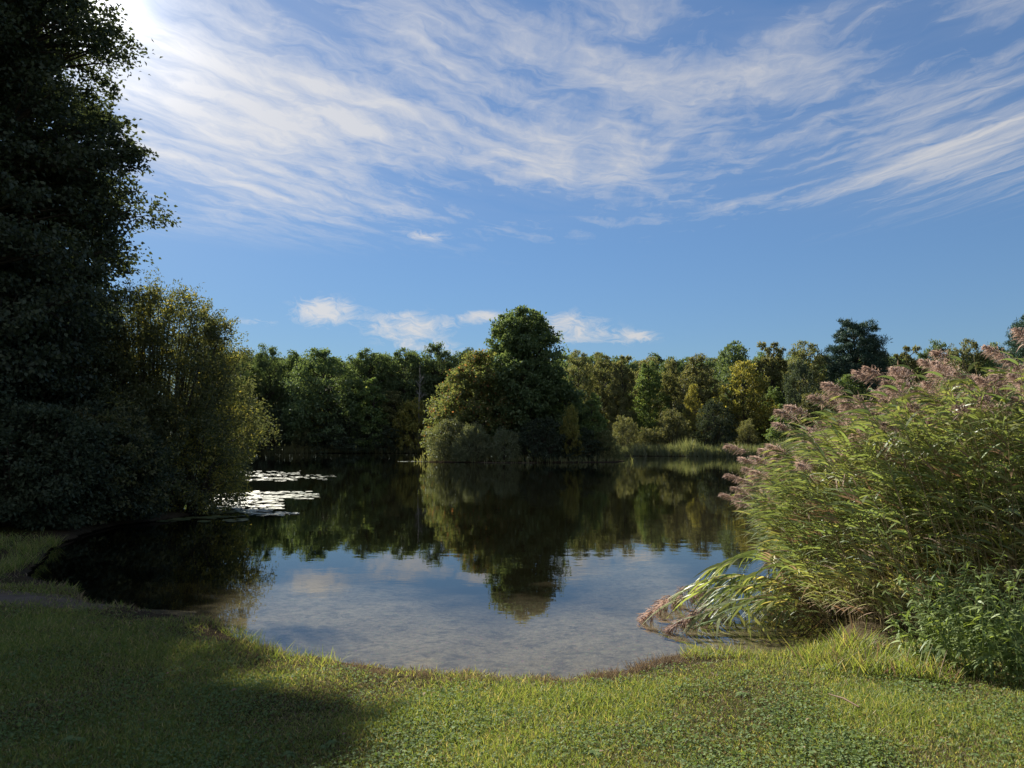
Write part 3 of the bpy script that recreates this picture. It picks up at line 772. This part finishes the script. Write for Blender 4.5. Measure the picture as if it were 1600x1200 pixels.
# ------------------------------------------------------------------ reeds in the foreground
def reed_geo(rng, H, lean, gs, gl, gp, base=np.zeros(3), yaw=0.0, flatdroop=0.0, plume=True, wind=np.pi, spread=0.9, nleaf=25, arch=None):
    """one reed: stalk in gs, leaves in gl (0 live, 1 dead), plume in gp"""
    s = np.linspace(0, 1, 9)
    dx = lean * H * s ** 1.7; dy = rng.normal(0, .05) * H * s ** 2
    z = H * s * np.sqrt(np.clip(1 - (lean * s ** .8) ** 2 * .55, .05, 1)) - flatdroop * s ** 2
    c, sn = math.cos(yaw), math.sin(yaw)
    rotm = np.array([[c, -sn, 0], [sn, c, 0], [0, 0, 1]])
    pts = np.stack([-dx, dy, z], 1)
    if arch: pts = np.stack([-arch[0] * s, dy, arch[1] * np.sin(np.pi * s ** .75 * .97) + .10 * s], 1)
    tube(gs, pts @ rotm.T + base, np.linspace(.0062, .0022, 9), 4)
    T = nrm(np.gradient(pts, axis=0))
    u = np.sort(rng.uniform(.06, .97, nleaf))
    P = np.stack([np.interp(u, s, pts[:, i]) for i in range(3)], 1)
    Tn = nrm(np.stack([np.interp(u, s, T[:, i]) for i in range(3)], 1))
    az = wind + rng.normal(0, spread, nleaf) + np.where(np.arange(nleaf) % 2, .5, -.5)
    hz = np.stack([np.cos(az), np.sin(az), np.zeros(nleaf)], 1)
    ang = rng.uniform(.55, 1.15, nleaf)[:, None]
    D = nrm(Tn * np.cos(ang) + hz * np.sin(ang))
    L = rng.uniform(.28, .52, nleaf) * np.where(u > .9, .75, 1)
    side = nrm(np.cross(D, np.array([0, -.35, .8]) + rng.normal(0, .6, (nleaf, 3))))
    dead = (rng.uniform(size=nleaf) < np.where(u < .25, .20, .04)).astype(int)
    n0 = gl.n
    strips(gl, P @ rotm.T + base, D @ rotm.T, L, rng.uniform(.020, .036, nleaf), L * rng.uniform(.15, .75, nleaf), side @ rotm.T, 5, dead)
    if plume:
        n = 230; u2 = rng.uniform(0, 1, n) ** .85
        pl = rng.uniform(.24, .34)
        Td = nrm(T[-1] + np.array([-.30, 0, -.05]))
        axp = pts[-1] + Td * (u2 * pl)[:, None] - np.array([0, 0, .09]) * (u2 ** 2)[:, None] - T[-1] * .06
        wd = np.sin(np.pi * np.clip(u2 * .80 + .16, 0, 1)) ** .7
        az = wind + rng.normal(0, 1.3, n)
        hz = np.stack([np.cos(az), np.sin(az), rng.normal(-.1, .45, n)], 1)
        P = axp + hz * (rng.uniform(0, .055, n) * wd)[:, None]
        D = nrm(Td * .7 + hz * .8)
        side = nrm(np.cross(D, rng.normal(size=(n, 3))))
        strips(gp, P @ rotm.T + base, D @ rotm.T, rng.uniform(.05, .12, n) * wd, .011, rng.uniform(.01, .06, n), side @ rotm.T, 2)

def make_reed(seed, H, lean, plume=True, flatdroop=0.0, **kw):
    rng = np.random.default_rng(seed); gs, gl, gp = G(), G(), G()
    reed_geo(rng, H, lean, gs, gl, gp, plume=plume, flatdroop=flatdroop, **kw)
    root = empty('reed')
    gs.obj('stalk', [M['reed_stem']], root, True); gl.obj('leaves', [M['reed'], M['reed_dead']], root)
    if plume: gp.obj('plume', [M['plume']], root)
    return root

REED_L = 'tall green reed with a dusky pink plume in the stand on the right bank'
REED_N = 'tall green reed without a plume in the stand on the right bank'
REED_F = 'bent green reed lying out low over the water from the right bank'
def reed_spot(rng):
    """a random root point of the stand, biased to its water and lawn edges"""
    while True:
        x, y = rng.uniform(3.1, 8.5), rng.uniform(6.4, 11.5)
        if y < 6.5 + max(0, (x - 3.4)) * .20: continue
        if x < 3.28 + max(0, y - 6.9) * .16 + max(0, 7.1 - y) * .6: continue
        if x > .80 * y + 1.0: continue
        return x, y
def reed_h(x, y):
    return float(np.interp(x * 7.6 / y, [2.8, 3.3, 3.8, 4.4, 5.2, 6.5, 8], [1.28, 1.58, 1.88, 2.18, 2.40, 2.54, 2.62]))
def reeds():
    rng = np.random.default_rng(21)
    protos = [make_reed(200 + i, 2.8, ln, plume=pl) for i, (ln, pl) in enumerate(
        ((.26, True), (.36, True), (.20, True), (.46, True), (.30, True), (.12, True), (.34, False), (.22, False), (.42, False), (.16, False)))]
    pts = sorted((reed_spot(rng) for _ in range(1250)), key=lambda p: p[1] * 1.0 + abs(p[0] - 3.2) * .25)
    used = set(); gs, gl, gp = G(), G(), G()
    for n, (x, y) in enumerate(pts):
        h = reed_h(x, y) * rng.uniform(.82, 1.1); z = max(gz(x, y), -.2)
        edge = np.clip(1 - (x - 3.0) / 1.2, 0, 1)
        if n < 285:
            has = rng.uniform() < .32
            if edge > .4: i = int(rng.choice([1, 3, 8, 8, 6, 8]))
            else: i = int(rng.choice([0, 1, 2, 4, 5] if has else [6, 7, 8, 9]))
            p = protos[i]; lab = REED_L if i < 6 else REED_N
            yaw = rng.normal(0, .45); sc = h / 2.8; s = (sc * .25 + .75, sc * .25 + .75, sc)
            s = (sc * .5 + .5, sc * .5 + .5, sc)
            if i in used: o = dup(p, (x, y, z), yaw, s)
            else: o = p; used.add(i); o.location = (x, y, z); o.rotation_euler = (0, 0, yaw); o.scale = s
            tag(o, lab, 'reed', 'reeds standing on the right bank')
        else:
            reed_geo(rng, h, rng.uniform(.12, .4), gs, gl, gp, np.array([x, y, z]), rng.normal(0, .5), plume=rng.uniform() < .26, nleaf=23)
    root = empty('reed_bed'); tag(root, 'dense mass of reeds filling the stand behind its front stalks', 'reeds', None, 'stuff')
    gs.obj('stalks', [M['reed_stem']], root); gl.obj('leaves', [M['reed'], M['reed_dead']], root); gp.obj('plumes', [M['plume']], root)
    for i, p in enumerate(protos):
        if i not in used:
            for c in list(p.children): bpy.data.objects.remove(c)
            bpy.data.objects.remove(p)
    # reeds bent down over the water
    fl = [make_reed(300 + i, 1.75, .80, plume=i != 2, spread=1.3, nleaf=26, arch=ar) for i, ar in enumerate(((1.75, .34), (1.5, .5), (1.25, .28), (1.6, .22)))]
    spots = [(3.55, 8.6), (3.6, 9.1), (3.35, 8.3), (3.65, 9.0), (3.2, 8.0), (3.6, 8.5), (3.5, 8.8), (3.3, 7.8), (3.4, 8.3), (3.7, 9.5),
             (3.2, 7.7), (3.4, 8.1), (3.3, 8.5), (3.6, 9.3), (3.1, 7.6), (3.5, 8.0), (3.3, 8.9)]
    for n, (x, y) in enumerate(spots):
        i = n % 4; yaw = rng.normal(.05, .16); s = rng.uniform(.72, .98)
        o = fl[i] if n < 4 else dup(fl[i], (0, 0, 0))
        o.location = (x, y, -.02); o.rotation_euler = (0, 0, yaw); o.scale = (s, s, 1)
        tag(o, REED_F, 'reed', 'reeds bent over the water')
reeds()

# ------------------------------------------------------------------ bank plants
def weed_plant(name, seed, H, nst, mat, leafL=.10, leafW=.026):
    rng = np.random.default_rng(seed); root = empty(name); g, gl = G(), G()
    for k in range(nst):
        a = rng.uniform(0, 6.28); l = rng.uniform(.1, .4) * H; h = H * rng.uniform(.65, 1.05)
        s = np.linspace(0, 1, 6)[:, None]
        b = np.array([rng.normal(0, .05), rng.normal(0, .05), 0])
        pts = b + np.array([math.cos(a) * l, math.sin(a) * l, 0]) * s ** 1.6 + np.array([0, 0, h]) * s
        tube(g, pts, np.linspace(.004, .0016, 6), 4)
        n = 26; u = rng.uniform(.12, 1, n); sv = s[:, 0]
        P = np.stack([np.interp(u, sv, pts[:, i]) for i in range(3)], 1)
        az = rng.uniform(0, 6.28, n)
        D = np.stack([np.cos(az), np.sin(az), rng.normal(.1, .3, n)], 1)
        sd = nrm(np.cross(D, np.array([0, 0, 1.0]) + rng.normal(0, .3, (n, 3))))
        sz = rng.uniform(.6, 1.2, n) * (1.15 - .5 * u)
        strips(gl, P, D, leafL * sz, leafW * sz, leafL * .4 * sz, sd, 3)
    g.obj('stems', [M[mat]], root); gl.obj('leaves', [M[mat]], root)
    return root

def tuft(name, seed, n, L, mats, w=.006, spread=.45, R=.12):
    rng = np.random.default_rng(seed); g = G()
    a = rng.uniform(0, 6.28, n); r = R * np.sqrt(rng.uniform(size=n))
    P = np.stack([r * np.cos(a), r * np.sin(a), np.zeros(n)], 1)
    D = np.stack([rng.normal(0, spread, n) + np.cos(a) * .2, rng.normal(0, spread, n) + np.sin(a) * .2, np.ones(n)], 1)
    sd = nrm(np.stack([rng.normal(size=n), rng.normal(size=n), np.zeros(n)], 1))
    l = L * rng.uniform(.45, 1.1, n)
    strips(g, P, D, l, w * rng.uniform(.7, 1.3, n), l * rng.uniform(.05, .5, n), sd, 4, (rng.uniform(size=n) < .10).astype(int) if len(mats) > 1 else 0)
    return g.obj(name, [M[m] for m in mats])

def rosette(name, seed):
    rng = np.random.default_rng(seed); g = G(); n = 13
    a = np.linspace(0, 6.28, n, endpoint=False) + rng.normal(0, .15, n)
    D = np.stack([np.cos(a), np.sin(a), rng.uniform(.25, .6, n)], 1)
    sd = nrm(np.cross(D, np.array([[0, 0, 1.0]])))
    L = rng.uniform(.07, .13, n)
    strips(g, np.zeros((n, 3)), D, L, L * .38, L * .6, sd, 4)
    return g.obj(name, [M['clover']])

def spot(px, py, zoff=.25):
    az, el = px_dir(px, py); d = (H_CAM - zoff) / math.tan(-el)
    x, y = d * math.sin(az), d * math.cos(az)
    return x, y, gz(x, y)

def bank():
    rng = random.Random(6)
    ws = [weed_plant('leafy_weed', 400 + i, h, n, 'weed') for i, (h, n) in enumerate(((.72, 8), (.55, 7), (.85, 8)))]
    n = 0
    for px, py in ((1480, 1040), (1515, 1050), (1550, 1058), (1590, 1066), (1620, 1050), (1500, 1025), (1540, 1032), (1580, 1040), (1460, 1024),
                   (1525, 1010), (1565, 1016), (1605, 1020), (1650, 1030), (1430, 1022), (1490, 1008)):
        x, y, z = spot(px, py); i = n % 3
        o = ws[i] if n < 3 else dup(ws[i], (0, 0, 0))
        o.location = (x, y, z); o.rotation_euler = (0, 0, rng.uniform(0, 6.28)); s = rng.uniform(.8, 1.15); o.scale = (s, s, s)
        tag(o, 'leafy green weed with narrow leaves at the foot of the reeds', 'weed', 'leafy weeds at the foot of the reeds'); n += 1
    tg = [tuft('grass_tuft', 420 + i, 110, L, ('grass', 'reed_dead'), .007, .5, .14) for i, L in enumerate((.25, .19))]
    n = 0
    for px, py in ((1300, 1020), (1325, 1028), (1350, 1034), (1380, 1036), (1410, 1040), (1285, 1030), (1440, 1042), (1335, 1018), (1370, 1022), (1400, 1026), (1465, 1052),
                   (1262, 1008), (1285, 1002), (1306, 996), (1326, 1000), (1345, 1006), (1275, 1016), (1297, 1010), (1318, 1008), (1360, 1000), (1335, 990)):
        x, y, z = spot(px, py); i = n % 2
        o = tg[i] if n < 2 else dup(tg[i], (0, 0, 0))
        o.location = (x, y, z); o.rotation_euler = (0, 0, rng.uniform(0, 6.28)); s = rng.uniform(.8, 1.2); o.scale = (s, s, s)
        tag(o, 'long bright green grass tuft between the reeds and the lawn', 'grass tuft', 'long grass tufts below the reeds'); n += 1
    t = tuft('grass_tuft', 430, 120, .16, ('grass', 'straw'), .005, .5, .12)
    lab = 'short grass tuft on the little spit at the water edge'
    for k, (px, py) in enumerate(((1100, 1030), (1125, 1031), (1150, 1033), (1170, 1037), (1085, 1034))):
        x, y, z = spot(px, py, .1); o = t if k == 0 else dup(t, (0, 0, 0)); o.location = (x, y, z); o.rotation_euler = (0, 0, k * 1.3)
        tag(o, lab, 'grass tuft', 'short tufts on the spit')
    t = tuft('dry_grass_tuft', 431, 110, .12, ('straw',), .004, .6, .11)
    for k, (px, py) in enumerate(((1020, 1046), (1040, 1043), (955, 1066), (1060, 1042), (940, 1070), (1000, 1052))):
        x, y, z = spot(px, py, .1); o = t if k == 0 else dup(t, (0, 0, 0)); o.location = (x, y, z); o.rotation_euler = (0, 0, k * 1.1)
        tag(o, 'brown dry grass tuft on the muddy water edge', 'grass tuft', 'dry tufts on the muddy edge')
    for k in range(34):
        px = rng.uniform(520, 1060); py = float(np.interp(px, [520, 650, 760, 870, 950, 1000, 1060], [1048, 1064, 1073, 1075, 1066, 1047, 1034])) + rng.uniform(-1, 7)
        x, y, z = spot(px, py, .1); q = rng.uniform(.35, .8)
        tag(dup(t, (x, y, z), k * 2.1, (q, q, q)), 'brown dry grass tuft on the muddy water edge', 'grass tuft', 'dry tufts on the muddy edge')
    t = tuft('grass_tuft', 432, 90, .17, ('grass', 'straw'), .005, .5, .12)
    for k, (px, py) in enumerate(((372, 990), (388, 1006), (405, 1018), (360, 985), (430, 1030), (470, 1038), (510, 1044))):
        x, y, z = spot(px, py, .12); o = t if k == 0 else dup(t, (0, 0, 0)); o.location = (x, y, z); o.rotation_euler = (0, 0, k * 1.7)
        tag(o, 'shaded grass tuft on the corner of the left bank', 'grass tuft', 'tufts on the left bank corner')
    for k in range(15):
        t_ = k / 21; x = -6.9 - 2.6 * min(t_, 1) + max(0, t_ - 1) * 1.9 + rng.uniform(-.25, .1); y = 9.6 + 6.2 * t_ + rng.uniform(-.2, .2)
        for _ in range(20):
            if shore(np.array([x]), np.array([y]))[0] > .05: break
            x -= .08; y += .03
        o = dup(t, (x, y, gz(x, y)), k * 1.9, (1.6, 1.6, 1.5))
        tag(o, 'dim grass tuft on the bank of the shaded cove at the left edge', 'grass tuft', 'tufts round the shaded cove')
    # flat broadleaf weeds in the lawn
    ro = rosette('plantain', 440)
    for k, (px, py, lab) in enumerate(((110, 1150, 'broad plantain rosette in the shaded lawn at the lower left'), (740, 1148, 'plantain rosette in the sunny lawn below the middle of the pond'),
                                       (450, 1165, 'plantain rosette in the shaded lawn near the edge of the sunlight'), (690, 1120, 'small plantain rosette in the sunny lawn nearest the sand'),
                                       (1290, 1160, 'plantain rosette in the sunny lawn below the dry reed stalk'), (930, 1165, 'plantain rosette in the middle of the sunny lawn'))):
        x, y, z = spot(px, py, .3); o = ro if k == 0 else dup(ro, (0, 0, 0)); s = (1.0, .75, .55, .5, .6, .7)[k]
        o.location = (x, y, z + .02); o.scale = (s, s, s); o.rotation_euler = (0, 0, k); tag(o, lab, 'weed')
    for k in range(40):
        y = rng.uniform(3.6, 6.4); x = rng.uniform(-.7, .7) * y
        if shore(np.array([x]), np.array([y]))[0] < .5: continue
        q = rng.uniform(.3, .6)
        tag(dup(ro, (x, y, gz(x, y) + .018), k * 1.3, (q, q, q)), 'little plantain rosette hidden in the short lawn grass', 'weed', 'little rosettes in the lawn')
    # dry reed stalk dropped on the grass
    a, b = spot(1294, 1072, .35), spot(1342, 1094, .35)
    g = G(); a, b = np.array(a) + [0, 0, .075], np.array(b) + [0, 0, .07]
    tube(g, np.array([a, (a + b) / 2 + [0, 0, .012], b]), [.003, .006, .005], 5)
    o = g.obj('dry_reed_stalk', [M['reed_dead']]); tag(o, 'dry straw coloured reed stalk lying on the sunny lawn', 'stalk')
bank()

# ------------------------------------------------------------------ lawn
def lawn():
    rng = np.random.default_rng(77); g = G()
    def pts(n, ylo, yhi, pw):
        u = rng.uniform(size=n); y = (ylo ** (1 - pw) + u * (yhi ** (1 - pw) - ylo ** (1 - pw))) ** (1 / (1 - pw))
        x = rng.uniform(-.80, .80, n) * y
        d = shore(x, y); keep = d > .05
        keep &= ((x - PATH_C[0]) / 2.0) ** 2 + ((y - PATH_C[1]) / .6) ** 2 > 1 - .9 * rng.uniform(size=n) ** .6
        return x[keep], y[keep], d[keep]
    x, y, d = pts(560000, 3.3, 9, 1.6)
    x2, y2, d2 = pts(170000, 8, 19, 1.3); k2 = (x2 < -3) & (y2 < 13.2 + rng.normal(0, .5, len(y2)))
    x, y, d = np.r_[x, x2[k2]], np.r_[y, y2[k2]], np.r_[d, d2[k2]]
    pat = wob(x * .9, y * .9 + 3)
    keep = rng.uniform(size=len(x)) < np.clip(.70 + pat * .45 + np.clip(d - .5, -.55, .2), .10, 1) * np.where(d > .6, 1, .8) + np.where(d > .7, .25, 0)
    x, y, d, pat = x[keep], y[keep], d[keep], pat[keep]; n = len(x)
    z = ground_z(x, y) - .004
    P = np.stack([x, y, z], 1)
    D = np.stack([rng.normal(0, .75, n), rng.normal(0, .75, n), np.ones(n)], 1)
    sd = nrm(np.stack([rng.normal(size=n), rng.normal(size=n), rng.normal(0, .3, n)], 1))
    L = rng.uniform(.024, .068, n) * np.maximum(.72, 1 + .60 * pat) * np.clip(y / 5, 1, 2.4)
    dry = rng.uniform(size=n) < np.clip(.16 + .75 * np.exp(-np.maximum(d, 0) / .35) - .25 * pat, .03, .9)
    strips(g, P, D, L, rng.uniform(.0034, .0070, n) * np.clip(y / 5, 1, 3), L * rng.uniform(.05, .5, n), sd, 2, np.where(dry, 2, 0))
    # clover and small broad leaves
    x, y, d = pts(200000, 3.3, 11, 1.9)
    pat = wob(x * 1.7 + 20, y * 1.7)
    keep = (rng.uniform(size=len(x)) < np.clip(.30 + pat * .40, .05, 1)) & (d > .45); x, y = x[keep], y[keep]; n = len(x)
    P = np.stack([x, y, ground_z(x, y) + rng.uniform(.012, .045, n)], 1)
    D = np.stack([rng.normal(0, 1, n), rng.normal(0, 1, n), rng.normal(.15, .3, n)], 1)
    sz = rng.uniform(.010, .026, n)
    leaves(g, rng, P, D, sz, sz * .8, 1, .35, 1.0)
    o = g.obj('lawn_grass', [M['grass'], M['clover'], M['straw']])
    tag(o, 'short weedy lawn grass sloping to the pond', 'grass', None, 'stuff')
lawn()

def litter():
    rng = np.random.default_rng(12); g = G(); n = 150
    y = rng.uniform(3.5, 7, n); x = rng.uniform(-.75, .75, n) * y; k = shore(x, y) > .3; x, y = x[k], y[k]; n = len(x)
    P = np.stack([x, y, ground_z(x, y) + rng.uniform(.02, .05, n)], 1)
    sz = rng.uniform(.015, .045, n)
    leaves(g, rng, P, np.stack([rng.normal(size=n), rng.normal(size=n), rng.normal(0, .2, n)], 1), sz, sz * .55, 0, .3, 1.0)
    tag(g.obj('leaf_litter', [M['reed_dead']]), 'small dry leaves scattered over the lawn', 'leaves', None, 'stuff')
litter()
